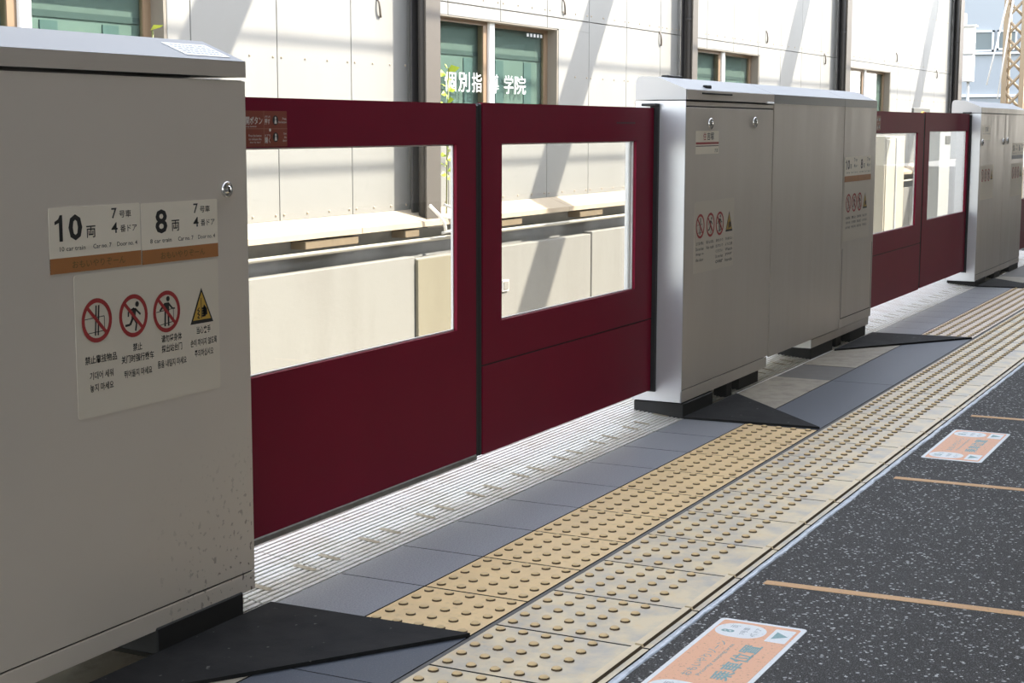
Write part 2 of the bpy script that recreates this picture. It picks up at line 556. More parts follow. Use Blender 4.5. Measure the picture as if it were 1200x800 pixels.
bord = MB().box(.0025, .2975, 0, .238, -.008, -.0006, 'grout_dark').box(.0025, .2975, 0, .238, -.0006, 0, 'border_granite').mesh('border_slab')
for x in brow:
    place(bord, 'border_slab', (x, .2925, 0), floor)
# smooth blue-grey slabs and patches in front of the cabinets
def slab(name, x0, x1, y0, y1, mat, z=0.0):
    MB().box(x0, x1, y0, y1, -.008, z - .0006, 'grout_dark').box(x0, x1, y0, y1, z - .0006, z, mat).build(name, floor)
for x0, x1 in ((-2.2, -1.3), (-1.3, -.152), (-.148, .185), (2.892, 4.04), (4.044, 5.752), (8.77, 10.2), (10.204, 12)):
    slab('smooth_slab', x0, x1, .0125, .283, 'slab_bluegrey')
slab('repair_patch', -1.3, -.232, .287, .93, 'patch_tan', .0005)
slab('repair_patch', -.228, -.117, .287, .93, 'patch_grey', -.0005)
slab('repair_patch', -2.2, -1.304, .287, .93, 'patch_grey', -.0005)
for x0, x1 in ((2.892, 4.04), (4.46, 5.752), (8.77, 9.5)):
    slab('repair_patch', x0, x1, .287, .565, 'patch_tan', .0005)
for x0, x1 in ((4.044, 4.456), (-.113, .185), (9.504, 12)):
    slab('repair_patch', x0, x1, .287, .565, 'patch_grey', -.0005)
# ribbed edge panels, rising a little towards the edge
SL = .10
def zr(y):
    return (y - .533) * SL
def rib_panel():
    mb = MB()
    y0, y1 = .533, .95
    mb.add([(.001, y0, -.006), (.299, y0, -.006), (.299, y1, zr(y1) - .006), (.001, y1, zr(y1) - .006),
            (.001, y0, -.03), (.299, y0, -.03), (.299, y1, -.03), (.001, y1, -.03)],
           [(0, 1, 2, 3), (0, 4, 5, 1), (1, 5, 6, 2), (2, 6, 7, 3), (3, 7, 4, 0), (4, 7, 6, 5)], 'rib_base')
    n = 24
    p = (y1 - y0 - .006) / n
    for i in range(n):
        ya = y0 + .003 + p * i; yb = ya + p * .66
        for k in range(6):
            xa = .0022 + k * .0495; xb = xa + .0475
            mb.add([(xa, ya, zr(ya) - .006), (xb, ya, zr(ya) - .006), (xb, yb, zr(yb) - .006), (xa, yb, zr(yb) - .006),
                    (xa, ya + .001, zr(ya)), (xb, ya + .001, zr(ya)), (xb, yb - .001, zr(yb)), (xa, yb - .001, zr(yb))],
                   [(4, 5, 6, 7), (0, 1, 5, 4), (1, 2, 6, 5), (2, 3, 7, 6), (3, 0, 4, 7)], 'rib_white')
    for xc in (.085, .275):
        pts = []
        for k in range(12):
            a = math.pi * 2 * k / 12
            pts.append((xc + .0115 * math.cos(a), .622 + (.022 if math.sin(a) >= 0 else -.022) + .0115 * math.sin(a)))
        mb.add([(x, y, zr(y) + .0008) for x, y in pts], [list(range(12))], 'slot_beige')
    return mb.mesh('edge_panel')
rp = rib_panel()
for k in range(-2, 38):
    place(rp, 'edge_panel', (.487 + .3 * k, 0, 0), floor)
# bead of sealant between the tiles and the asphalt
mb = MB()
n = 260
va, fa = [], []
for i in range(n + 1):
    x = -1 + 11.5 * i / n
    a = -.3725 + random.uniform(-.0015, .001); b = -.391 + random.uniform(-.005, .003)
    va += [(x, a, -.002), (x, a - .003, .0015), (x, b + .003, .0015), (x, b, -.002)]
for i in range(n):
    for k in range(3):
        fa.append((4 * i + k, 4 * i + k + 1, 4 * i + 5 + k, 4 * i + 4 + k))
mb.add(va, [f[::-1] for f in fa], 'sealant', True)
mb.build('sealant_bead', floor)

# ------------------------------------------------------------------ platform roof (out of frame, shades the platform)
roof = structure('ceiling')
MB().box(-12, 60, -10, -.2, 3.45, 3.55, 'roof_grey').build('roof_sheet', roof)
for k in range(19):
    MB().box(-8.0 + 3.6 * k, -7.85 + 3.6 * k, -9.9, -.25, 3.25, 3.45, 'roof_grey').build('roof_rib', roof)

# added wall, unseen behind the camera, keeps light off the cabinet fronts
o = MB().box(-12, 60, -9.0, -8.85, 0, 3.43, 'blocker_grey').build('wall_light_blocker')
o['kind'] = 'structure'

# ------------------------------------------------------------------ track bed
tb = MB().box(-12, 60, .95, 5.6, -1.6, -1.25, 'track_slab').build('floor_trackbed')
tb['kind'] = 'structure'
tb = MB().box(-60, 120, -60, -9, -1.6, -1.3, 'ballast').build('floor_far_trackbed')
tb['kind'] = 'structure'

# ------------------------------------------------------------------ building wall across the track
WINS = [(2.95, 5.41), (8.62, 11.22), (14.70, 17.30), (21.35, 24.29)]
WB_, WT = 1.12, 2.025
ZB, ZJ, ZT = .432, 2.128, 5.2
XE = 29.55
wall = structure('wall_back')
mb = MB()
xs = [-4.0]
for a, b in WINS:
    mb.box(xs[-1], a, 5.014, 5.16, -.2, ZT, 'joint_grey')
    mb.box(a, b, 5.014, 5.16, -.2, WB_, 'joint_grey')
    mb.box(a, b, 5.014, 5.16, WT, ZT, 'joint_grey')
    xs.append(b)
mb.box(xs[-1], XE, 5.014, 5.16, -.2, ZT, 'joint_grey')
mb.build('wall_backing', wall)
bays = [(-3.0, 8.40, 6.60), (8.40, 14.36, 9.055), (14.36, 21.05, 15.32), (21.05, XE, 21.92)]
def panel(x0, x1, z0, z1):
    mb = MB()
    g = .004
    x0 += g; x1 -= g; z0 += g; z1 -= g
    cut = None
    for a, b in WINS:
        if x0 < b and x1 > a and z0 < WT and z1 > WB_:
            cut = (a, b)
    if cut is None:
        mb.bbox(x0, x1, 5.0, 5.014, z0, z1, 'panel_white', .002)
    else:
        a, b = cut
        mb.bbox(x0, x1, 5.0, 5.014, z0, WB_, 'panel_white', .002)
        mb.bbox(x0, x1, 5.0, 5.014, WT, z1, 'panel_white', .002)
        if x0 < a - .01: mb.bbox(x0, a, 5.0, 5.014, WB_, WT, 'panel_white', .002)
        if x1 > b + .01: mb.bbox(b, x1, 5.0, 5.014, WB_, WT, 'panel_white', .002)
    mb.build('wall_panel', wall)
bolts = MB()
for a, b, x0 in bays:
    k0 = math.floor((a - x0) / .957)
    edges = [a] + [x0 + .957 * k for k in range(k0, k0 + 40) if a + .08 < x0 + .957 * k < b - .08] + [b]
    for i in range(len(edges) - 1):
        panel(edges[i], edges[i + 1], ZB, ZJ)
        panel(edges[i], edges[i + 1], ZJ, ZT)
        w = edges[i + 1] - edges[i]
        for z in (ZB + .045, 1.583, ZJ + .06, ZJ + .95):
            for t in (.05, w * .36, w * .66, w - .05):
                xx = edges[i] + t
                if z == 1.583 and any(p - .1 < xx < q + .1 for p, q in WINS):
                    continue
                bolts.lathe((xx, 5.0, z), (0, -1, 0), [(.011, 0), (.009, .005), (.004, .007)], 'bolt_tan', 6)
bo = bolts.build('panel_bolts', wall)
bo['kind'] = 'stuff'
mb = MB().box(-4, XE + .25, 5.0, 12, 5.2, 5.35, 'roof_grey').box(XE, XE + .2, 5.02, 12, -.2, 5.2, 'panel_white').build('wall_return', wall)
for hx, hz in ((7.94, 2.0), (11.31, 2.23), (13.81, 2.05), (17.55, 2.26), (20.28, 2.08), (24.62, 2.27), (27.78, 2.08)):
    mb = MB()
    mb.tube([(hx - .01, 5.0, hz + .09), (hx - .005, 4.982, hz + .05), (hx, 4.978, hz), (hx + .012, 4.982, hz - .04), (hx + .035, 4.992, hz - .06)], .009, 'hook_dark', 6)
    mb.build('wall_hook', wall)

# ------------------------------------------------------------------ windows in the wall
def make_window(i, a, b, mull):
    w = structure('window_%d' % (i + 1), (a, 5.0, WB_))
    t = .05
    f = MB()
    f.box(a, b, 5.004, 5.15, WT - .012, WT, 'frame_taupe')
    f.box(a - .002, a + .03, 5.004, 5.15, WB_, WT, 'frame_taupe')
    f.box(b - .03, b + .002, 5.004, 5.15, WB_, WT, 'frame_taupe')
    f.box(a - .03, b + .03, 4.97, 5.15, WB_ - .03, WB_ + .02, 'frame_taupe')
    f.build('window_frame', w)
    for s0, s1, mm, dy in ((a + .03, mull + .03, 'sash_brown', 0.0), (mull - .03, b - .03, 'sash_brown', .035)):
        y0 = 5.07 + dy
        q = MB()
        q.box(s0, s0 + .055, y0, y0 + .03, WB_ + .02, WT - .012, mm)
        q.box(s1 - .075, s1, y0, y0 + .03, WB_ + .02, WT - .012, mm)
        q.box(s0 + .055, s1 - .075, y0, y0 + .03, WB_ + .02, WB_ + .075, mm)
        q.box(s0 + .055, s1 - .075, y0, y0 + .03, WT - .045, WT - .012, mm)
        sash = q.build('sash', w)
        pane = MB().box(s0 + .055, s1 - .075, y0 + .012, y0 + .018, WB_ + .075, WT - .045, 'window_glass').build('pane', sash)
    MB().bbox(mull + .032, mull + .125, 5.045, 5.10, WB_ + .02, WT - .012, 'white_trim', .004).build('meeting_stile', w, label='white meeting stile')
    zs = WT - .25 - .02 * i
    MB().box(a + .03, b - .03, 5.147, 5.16, WB_, zs, 'reflection_green').build('green_reflection', w, label='pale green painted reflection behind the panes')  # greenish reflection in the glass, painted on a sheet behind it
    MB().box(a + .03, b - .03, 5.145, 5.16, zs, WT, 'reflection_grey').build('roof_reflection', w)  # grey band paints the platform roof reflected in the glass
    MB().box(a + .03, b - .03, 5.140, 5.147, zs - .04, zs, 'reflection_dark').build('reflection_line', w)  # dark line painted under the reflected roof
    cu = MB()
    for p, q in ((.08, .14), (.37, .43), (.60, .66), (.82, .88)):
        cu.box(a + (b - a) * p, a + (b - a) * q, 5.140, 5.147, WB_, zs - .06, 'reflection_strip')
    cu.build('pillar_reflection', w)  # darker strips paint reflected pillars
    return w
MULL = [4.14, 9.86, 15.98, 22.75]
wins = [make_window(i, a, b, MULL[i]) for i, (a, b) in enumerate(WINS)]
pl = Plane2((0, 5.068, 0), (1, 0, 0), (0, 0, 1))
def wl_text(s, x0, x1, z0, z1, y=5.078):
    text(wins[1], s, Plane2((0, y, 0), (1, 0, 0), (0, 0, 1)), (x0 + x1) / 2, (z0 + z1) / 2, z1 - z0, 'letter_white', w=x1 - x0, bold=.002, height=.0)
for s, x0, x1, y in (('個', 9.13, 9.33, 5.078), ('別', 9.375, 9.58, 5.078), ('指', 9.62, 9.80, 5.078), ('導', 10.0, 10.19, 5.112), ('学', 10.30, 10.48, 5.112), ('院', 10.51, 10.74, 5.112)):
    wl_text(s, x0, x1, 1.40, 1.568, y)
for k in range(5):
    wl_text('■', 10.76 + .072 * k, 10.80 + .072 * k, 1.935, 1.965, 5.112)

# ------------------------------------------------------------------ low retaining wall with coping
low = structure('wall_low')
MB().box(-4, 60, 4.95, 5.0, -1.25, .40, 'recess_concrete').build('recess_back', low)
CZ0, CZ1 = .345, .436
cx = [-3.66 + 1.835 * k for k in range(19)]
for i in range(18):
    a, b = cx[i] + .004, cx[i + 1] - .004
    MB().prism([(4.785, CZ0 - .035), (5.0, CZ0 - .035), (5.0, CZ1), (4.785, CZ0 + .008)], 'x', a, b, 'coping_tan').build('coping_stone', low)
MB().box(-4, 29.6, 4.93, 5.0, .25, .31, 'recess_concrete').build('coping_bed', low)
secs = [-4.3, -1.15, 2.0, 5.0, 8.12, 11.53, 14.8, 18.2, 21.6, 25.0, 28.4, 31.8]
for i in range(len(secs) - 1):
    a, b = secs[i] + .012, secs[i + 1] - .012
    ye = (secs[i] == 8.12)
    z1 = .065 if ye else .084
    MB().bbox(a, b, 4.78, 4.875, -1.25, z1, 'wall_concrete', .006).build('wall_section', low)
for bx0, bx1 in ((6.62, 7.32), (8.0, 8.22), (9.60, 10.05), (11.3, 11.85), (13.5, 14.0), (16.8, 17.5)):
    MB().bbox(bx0, bx1, 4.80, 4.93, .235, .295, 'block_tan', .005).build('tan_block', low)  # tan boxes in the recess below the coping
MB().box(9.60, 9.72, 4.765, 4.78, -.33, -.23, 'cable_grey').box(9.615, 9.705, 4.76, 4.765, -.315, -.245, 'wall_concrete').build('outlet_box', low)
p = MB().tube([(-4, 4.79, .205), (31, 4.79, .205)], .016, 'pipe_pale', 8).build('cable_pipe')
tag(p, 'pale pipe running in the dark gap below the sloped coping', 'pipe')
p = MB().box(8.12, 8.95, 4.755, 4.779, -1.25, .055, 'wall_concrete_yellow').build('facing_board')
tag(p, 'yellowish board standing against the low concrete wall beneath the first column', 'board')

# ------------------------------------------------------------------ columns with their portal beams
def make_column(x0, w, label, BX, d=.13):
    y0 = 4.81
    t = thing('steel_column', (x0, y0, .30), label, 'column', None)
    H = 4.9
    zb = .31
    MB().bbox(x0, x0 + w, y0, y0 + .014, zb, H, 'column_taupe', .002).build('front_flange', t)
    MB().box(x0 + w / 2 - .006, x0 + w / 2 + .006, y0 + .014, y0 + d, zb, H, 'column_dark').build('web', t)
    MB().bbox(x0, x0 + w, y0 + d, y0 + d + .014, zb, H, 'column_dark', .002).build('rear_flange', t)  # web and rear flange coloured darker to paint the shaded recess
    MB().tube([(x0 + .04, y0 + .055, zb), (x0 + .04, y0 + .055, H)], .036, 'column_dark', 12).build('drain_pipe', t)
    MB().lathe((x0 + .04, y0 + .055, 2.09 + (x0 - 8) * .03), (0, 0, 1), [(.036, 0), (.046, .004), (.046, .03), (.036, .034)], 'column_dark', 12).build('pipe_collar', t)
    MB().box(x0 - .02, x0 + w + .02, y0 - .02, y0 + d + .03, zb - .012, zb + .01, 'column_taupe').build('base_plate', t)
    xb = x0 + BX
    MB().box(xb, xb + .37, .35, 5.0, 4.66, 5.0, 'column_taupe').build('portal_beam', t)
    if w == .235:                       # overhead wires of the track, out of frame, carried by the beams
        MB().tube([(-15, 2.45, 4.50), (60, 2.45, 4.50)], .02, 'column_dark', 6).build('contact_wire', t)
        MB().tube([(-15, 2.45, 5.42), (60, 2.45, 5.42)], .02, 'column_dark', 6).build('messenger_wire', t)
COLS = [(8.355, .235, 'taupe steel column nearest the camera, left of the lettered window', -.54),
        (14.335, .165, 'taupe steel column rising behind the top of the long grey cabinet', -.61),
        (20.78, .26, 'third taupe steel column along the white wall, before the farthest window', -.41),
        (28.9, .33, 'farthest steel column, at the end of the white wall', -.54)]
for x0, w, lb, bx in COLS:
    make_column(x0, w, lb, bx)
c = MB().tube([(8.28, 4.74, .48), (8.36, 4.70, .40), (8.45, 4.70, .33), (8.50, 4.72, .27)], .014, 'white_trim', 6).build('conduit')
tag(c, 'short white conduit leaning across the foot of the nearest column', 'conduit')
c = MB().tube([(8.62, 4.80, .47), (8.72, 4.74, .43), (8.80, 4.72, .36), (8.76, 4.72, .29), (8.62, 4.73, .26), (8.48, 4.74, .25)], .013, 'cable_grey', 6).build('cable')
tag(c, 'bent grey cable looping right of the nearest column foot', 'cable')

# leafy shoots in front of the windows
def shoot(x, y, z0, z1, n, label):
    t = thing('leafy_shoot', (x, y, z0), label, 'plant')
    MB().tube([(x, y, z0), (x + .02, y, (z0 + z1) / 2), (x + .01, y - .02, z1)], .006, 'stem_green', 5).build('stem', t)
    for k in range(n):
        f = k / max(n - 1, 1)
        z = z0 + (z1 - z0) * (.25 + .75 * f)
        a = k * 2.4 + .5
        L = random.uniform(.08, .13)
        d = Vector((math.cos(a), .5 * math.sin(a), .25)).normalized()
        sd = d.cross(Vector((0, -1, .3))).normalized() * L * .28
        c0 = Vector((x + .015, y, z))
        tip = c0 + d * L + Vector((0, 0, -.02)); mid = c0 + d * L * .5
        dn = Vector((0, -.006, .006))
        mb = MB()
        mb.add([c0, mid + sd, tip, mid - sd, mid + dn], [(0, 4, 1), (1, 4, 2), (2, 4, 3), (3, 4, 0)], 'leaf_green')
        mb.build('leaf', t)
shoot(8.80, 4.88, .37, 1.58, 30, 'bright green leafy shoot in front of the lettered window')
shoot(5.06, 4.86, .37, 1.68, 8, 'green shoot tip showing above the lid of the nearest cabinet')

# ------------------------------------------------------------------ gate cabinets
YF, YB = .54, .742
def profile_body(z0, z1, y0=YF, y1=YB):
    return [(y0, z0), (y1, z0), (y1, z1), (y0, z1)]
LIDP = [(.737, 1.202), (.737, 1.262)] + [(.713 + .024 * math.cos(math.radians(a)), 1.266 + .024 * math.sin(math.radians(a))) for a in (20, 45, 70, 90)] + [(.650, 1.287), (.535, 1.241), (.535, 1.202)]
def lock(parent, x, z, y=YF - .004, r=.0175):
    k = MB().lathe((x, y, z), (0, -1, 0), [(r, 0), (r, .006), (r * .8, .008), (r * .75, .004), (r * .5, .004), (r * .45, .009)], 'chrome', 20)
    k.box(x - .0018, x + .0018, y - .0105, y - .009, z - r * .35, z + r * .35, 'seam_dark')
    return k.build('key_lock', parent)
def prohib(mb, pl, x, z, r, kind):
    h = .0012
    fring(mb, pl, (x, z), r * .80, r, h + .0004, 'ink_red')
    L = lambda a, b, w: fline(mb, pl, (x + a[0] * r, z + a[1] * r), (x + b[0] * r, z + b[1] * r), w * r, h, 'ink_black')
    if kind == 0:
        L((-.12, -.68), (-.02, .68), .09); L((.06, -.68), (.16, .68), .09)
        L((-.78, .10), (.5, .16), .035); L((-.66, -.55), (.5, -.50), .035); L((.5, -.50), (.5, .16), .04)
    elif kind == 1:
        fdisc(mb, pl, (x + .28 * r, z + .52 * r), .13 * r, h, 'ink_black', 12)
        L((.10, .34), (-.02, -.12), .26); L((.12, .32), (.50, .02), .10); L((.06, .34), (-.34, .20), .10); L((-.34, .20), (-.36, -.02), .09)
        L((.02, -.08), (.22, -.34), .15); L((.22, -.34), (.12, -.72), .11); L((-.04, -.1), (-.24, -.40), .14); L((-.24, -.40), (-.58, -.42), .11)
    else:
        fdisc(mb, pl, (x + .12 * r, z + .60 * r), .13 * r, h, 'ink_black', 12)
        L((.02, .42), (.02, -.02), .34); L((-.10, 0), (-.14, -.70), .12); L((.12, 0), (.12, -.70), .12)
        L((-.12, .38), (-.50, .06), .11); L((.14, .38), (.42, .12), .10); L((.42, .12), (.62, .10), .07)
        L((-.76, .02), (.5, .10), .035); L((-.62, -.62), (.5, -.52), .035); L((.5, -.52), (.5, .10), .04)
    fline(mb, pl, (x - .62 * r, z + .62 * r), (x + .62 * r, z - .62 * r), .17 * r, h + .0006, 'ink_red')
def warn(mb, pl, x, z, r):
    h = .0012
    tri = lambda s: [(x - s * .9, z - s * .8), (x + s * .9, z - s * .8), (x, z + s * .95)]
    flat(mb, pl, tri(r), h, 'ink_black'); flat(mb, pl, tri(r * .78), h + .0004, 'ink_yellow')
    h += .0008
    L = lambda a, b, w: fline(mb, pl, (x + a[0] * r, z + a[1] * r), (x + b[0] * r, z + b[1] * r), w * r, h, 'ink_black')
    L((-.05, -.55), (-.05, .45), .05)
    for q in (-.08, -.2, -.32, -.44):
        L((.0, q), (.28, q), .10)
    flat(mb, pl, [(x + .12 * r, z - .46 * r), (x + .42 * r, z - .40 * r), (x + .40 * r, z - .1 * r), (x + .16 * r, z + .12 * r), (x + .10 * r, z - .05 * r)], h, 'ink_black')
    for q in (-.1, -.28, -.46):
        L((-.36, q - .04), (-.2, q + .08), .05); L((-.36, q - .04), (-.18, q - .08), .05)
def safety_sticker(cabinet, x0, x1, z0, z1, r, lines, icons, label, film='film_pale', y=YF - .004, DZ=.012):
    pl = front((x0 + x1) / 2, (z0 + z1) / 2, y)
    mb = MB()
    plate(mb, pl, rrect(x1 - x0, z1 - z0, .008), .0008, film)
    st = mb.build('safety_sticker', cabinet, label=label)
    g = front(0, 0, y)
    for k, (ix, iz) in enumerate(icons):
        mb = MB()
        if k < 3: prohib(mb, g, ix, iz, r, k)
        else: warn(mb, g, ix, iz, r)
        mb.build('pictogram', st)
    for ix, iz, s, w, h in lines:
        text(st, s, g, ix, iz - DZ, h, 'ink_black', w=w, bold=.014)
    return st
def door_sign(cabinet, x0, x1, z0, z1, num, label, car='7', door='4', full=True, y=YF - .004, stripe='sign_orange'):
    W_, H_ = x1 - x0, z1 - z0
    pl = front((x0 + x1) / 2, (z0 + z1) / 2, y)
    mb = MB()
    plate(mb, pl, rrect(W_ - .002, H_, .004), .0009, 'sign_white')
    o = mb.build('door_sign', cabinet, label=label)
    mb = MB()
    fw = W_ - .002
    plate(mb, pl, [(-fw / 2, -H_ / 2), (fw / 2, -H_ / 2), (fw / 2, -H_ / 2 + .235 * H_), (-fw / 2, -H_ / 2 + .235 * H_)], .0012, stripe)
    st = mb.build('orange_stripe', o)
    g = pl
    X = lambda f: (f - .5) * W_
    Z = lambda f: (f - .5) * H_
    nw = .115 * W_ * (2.15 if len(num) == 2 else 1.15)
    if num == '10':
        a, h2, t = X(.105), .20 * H_, .036 * W_
        zc = Z(.685)
        mb = MB(); flat(mb, g, [(a - .045 * W_, zc + .105 * H_), (a - .045 * W_, zc + .055 * H_), (a, zc + .085 * H_), (a, zc - h2), (a + t, zc - h2), (a + t, zc + h2), (a + .3 * t, zc + h2), (a - .2 * t, zc + .14 * H_)], .0012, 'ink_black')
        mb.build('lettering', o)
        text(o, '0', g, X(.275), zc, .40 * H_, 'ink_black', w=.145 * W_, bold=.028)
    else:
        text(o, num, g, X(.25), Z(.685), .40 * H_, 'ink_black', w=.15 * W_, bold=.022)
    text(o, '両', g, X(.44 if len(num) == 2 else .43), Z(.60), .185 * H_, 'ink_black', w=.10 * W_, bold=.008)
    text(o, car, g, X(.70), Z(.86), .165 * H_, 'ink_black', w=.06 * W_, bold=.012)
    text(o, '号車', g, X(.825), Z(.84), .115 * H_, 'ink_black', w=.135 * W_, bold=.004)
    text(o, door, g, X(.70), Z(.63), .165 * H_, 'ink_black', w=.07 * W_, bold=.012)
    text(o, '番ドア', g, X(.86), Z(.61), .115 * H_, 'ink_black', w=.19 * W_, bold=.004)
    text(o, num + ' car train', g, X(.24), Z(.37), .07 * H_, 'ink_black', w=.27 * W_, bold=.004)
    text(o, 'Car no. ' + car, g, X(.56), Z(.37), .07 * H_, 'ink_black', w=.20 * W_, bold=.004)
    text(o, 'Door no. ' + door, g, X(.84), Z(.37), .07 * H_, 'ink_black', w=.23 * W_, bold=.004)
    if full:
        text(o, 'おもいやりぞーん', g, X(.52), Z(.118), .115 * H_, 'orange_ink', w=.58 * W_, bold=.004, height=.0016)
    return o
def panel_front(cabinet, name, x0, x1, z0, z1, mat, y=YF, label=None, d=.006):
    return MB().bbox(x0, x1, y - .004, y - .004 + d, z0, z1, mat, .0015).build(name, cabinet, label=label)
def foot(cabinet, x0, x1, y0=.532, y1=.735, z1=.058):
    MB().bbox(x0, x1, y0, y1, 0, z1, 'foot_black', .003).build('foot', cabinet)
def lid(cabinet, x0, x1, mat='lid_metal', name='lid'):
    mb = MB()
    mb.prism(LIDP, 'x', x0, x1, mat)
    return mb.build(name, cabinet)
def end_panel(cabinet, x, z0, z1, mat, t=.004, name='end_panel'):
    return MB().bbox(x - t, x + .001, YF - .004, YB - .004, z0, z1, mat, .001).build(name, cabinet)

# -- nearest cabinet
c1 = thing('gate_cabinet', (-.85, .64, 0), 'nearest grey metal gate cabinet with car number signs, cut by the left frame edge', 'cabinet')
X0, X1 = -1.9, .138
MB().prism(profile_body(.06, 1.20, .544, .738), 'x', X0, X1 - .003, 'seam_dark').build('core', c1)
panel_front(c1, 'front_panel', X0, X1, .098, 1.199, 'cabinet_metal_worn')
panel_front(c1, 'plinth', X0, X1, .052, .095, 'cabinet_metal_worn')
MB().bbox(X1 - .004, X1, .546, .738, .052, 1.199, 'lid_metal', .001).build('end_panel', c1)
MB().box(X0, X1, .738, .742, .06, 1.2, 'cabinet_metal').build('back_panel', c1)
MB().prism([(.535, 1.2065)] + [p for p in LIDP if p[1] > 1.21] + [(.737, 1.2065)] if False else [(y, max(z, 1.2065)) for y, z in LIDP], 'x', X0, X1, 'lid_metal').build('lid', c1)
MB().prism([(.5338, 1.2068), (.5352, 1.2068), (.5352, 1.2405), (.5338, 1.2405)], 'x', X0, X1 - .0005, 'cabinet_metal').build('lid_lip', c1)
foot(c1, -.213, .088)
foot(c1, -1.8, -1.4)
lock(c1, .060, .965)
door_sign(c1, -.486, -.225, .823, .948, '10', 'white door sign for ten-car trains with orange stripe')
door_sign(c1, -.223, .028, .822, .946, '8', 'white door sign for eight-car trains with orange stripe')
HX = [-.363, -.255, -.151, -.035]
safety_sticker(c1, -.423, .025, .535, .817, .0435, [
    (-.354, .660, '禁止靠挂物品', .092, .016), (-.354, .628, '기대어 세워', .068, .0155), (-.354, .604, '놓지 마세요', .068, .0155),
    (-.245, .670, '禁止', .028, .016), (-.245, .648, '关门时强行乘车', .100, .016), (-.245, .618, '뛰어들지 마세요', .086, .0155),
    (-.137, .676, '请勿将身体', .066, .016), (-.137, .655, '探出站台门', .066, .016), (-.137, .624, '몸을 내밀지 마세요', .094, .0155),
    (-.030, .681, '当心夹手', .048, .016), (-.030, .655, '손이 끼이지 않도록', .090, .0155), (-.030, .632, '주의하십시오', .064, .0155)],
    [(HX[0], .724), (HX[1], .722), (HX[2], .720), (HX[3], .718)], 'pale safety sticker with three red prohibition signs and a yellow triangle')
# notice on the sloped lid
dl = Vector((0, .115, .046)).normalized()
pl = Plane2((.035, .588, 1.2625), (1, 0, 0), dl)
mb = MB(); plate(mb, pl, rrect(.15, .075, .004), .0008, 'ink_white'); st = mb.build('lid_notice', c1, label='white notice with grey print on the sloped lid')
mb = MB()
for r_ in range(5):
    x = -.06
    while x < .055:
        w = random.uniform(.006, .016)
        fline(mb, pl, (x, .024 - r_ * .012), (x + w, .024 - r_ * .012), .005, .0012, 'ink_grey')
        x += w + .004
mb.build('fine_print', st)
pl = Plane2((-.66, .60, 1.267), (1, 0, 0), dl)
mb = MB(); plate(mb, pl, rrect(.10, .05, .003), .0008, 'ink_yellow'); mb.build('lid_label', c1, label='small yellow label')

# -- middle cabinet
c2 = thing('gate_cabinet', (4.27, .64, 0), 'long grey metal gate cabinet in the middle, between two maroon gates', 'cabinet')
MB().prism(profile_body(.125, 1.20, .546, .738), 'x', 2.866, 5.686, 'seam_dark').build('core', c2)
MB().box(2.866, 3.89, .546, .738, .064, .125, 'seam_dark').build('left_plinth_core', c2)
end_panel(c2, 2.862, .062, 1.199, 'end_metal')
MB().box(2.86, 5.69, .738, .742, .12, 1.2, 'cabinet_metal').build('back_panel', c2)
panel_front(c2, 'door', 2.860, 3.914, .110, 1.175, 'cabinet_metal')
panel_front(c2, 'header_strip', 2.860, 3.914, 1.180, 1.1965, 'cabinet_metal')
panel_front(c2, 'left_plinth', 2.858, 3.896, .062, .107, 'cabinet_metal')
panel_front(c2, 'centre_panel', 3.926, 5.055, .102, 1.240, 'cabinet_metal')
panel_front(c2, 'right_panel', 5.066, 5.690, .100, 1.240, 'cabinet_metal')
mb = MB()
for (a, b, z0_, z1_) in ((5.082, 5.672, .146, .150), (5.082, 5.086, .15, .50), (5.668, 5.672, .15, .50)):
    mb.box(a, b, .5352, .5368, z0_, z1_, 'seam_dark')
mb.build('hatch_seam', c2)
MB().box(4.602, 5.670, .548, .738, .057, .117, 'seam_dark').build('right_plinth_core', c2)
MB().bbox(4.600, 5.672, .542, .548, .057, .097, 'cabinet_metal', .001).build('right_plinth', c2)
MB().bbox(4.598, 4.602, .542, .738, .057, .099, 'white_trim', .001).build('plinth_end', c2, label='plinth end painted white for reflected light')  # white instead of cabinet metal paints the bright reflection on this face
MB().box(3.9, 4.6, .542, .738, .110, .124, 'cabinet_metal').build('underside', c2)
MB().bbox(5.686, 5.690, .544, .738, .10, 1.2, 'cabinet_metal', .001).build('end_panel', c2)
L1 = lid(c2, 2.858, 3.914)
MB().prism([(y, z) for y, z in LIDP], 'x', 2.855, 2.858, 'lid_end').build('lid_end', c2, label='pale rounded end of the lid')
MB().bbox(2.862, 3.912, .5325, .5352, 1.2035, 1.2395, 'cabinet_metal', .0008).build('lid_lip', c2)
L2 = lid(c2, 3.918, 5.060)
L3 = lid(c2, 5.063, 5.690)
lock(c2, 3.123, 1.114, r=.022)
lock(c2, 3.662, 1.121, r=.022)
MB().bbox(3.02, 3.36, .529, .5335, 1.225, 1.231, 'seam_dark', .001).build('lid_slot', c2)
MB().bbox(3.80, 3.90, .528, .536, 1.1985, 1.206, 'chrome', .001).build('lid_catch', c2)
MB().bbox(2.98, 3.13, .655, .685, 1.276, 1.297, 'rubber_black', .003).build('lid_buffer', c2)
MB().bbox(3.13, 3.19, .556, .572, 1.247, 1.262, 'foot_black', .003).build('lid_latch', c2)
foot(c2, 2.87, 3.20); foot(c2, 3.40, 3.47, .545, .60, .06); foot(c2, 3.60, 3.86, .56, .735)
foot(c2, 4.62, 5.00, .548, .735, .056); foot(c2, 5.10, 5.20, .56, .735, .056); foot(c2, 5.32, 5.64, .548, .735, .056)
MB().bbox(2.822, 2.858, .640, .700, 1.178, 1.188, 'rubber_black', .002).box(2.842, 2.858, .640, .672, .10, 1.18, 'rubber_black').build('door_seal', c2)
g = front(0, 0, YF - .004)
mb = MB(); plate(mb, front(3.095, 1.043), rrect(.256, .088, .004), .0008, 'sign_white')
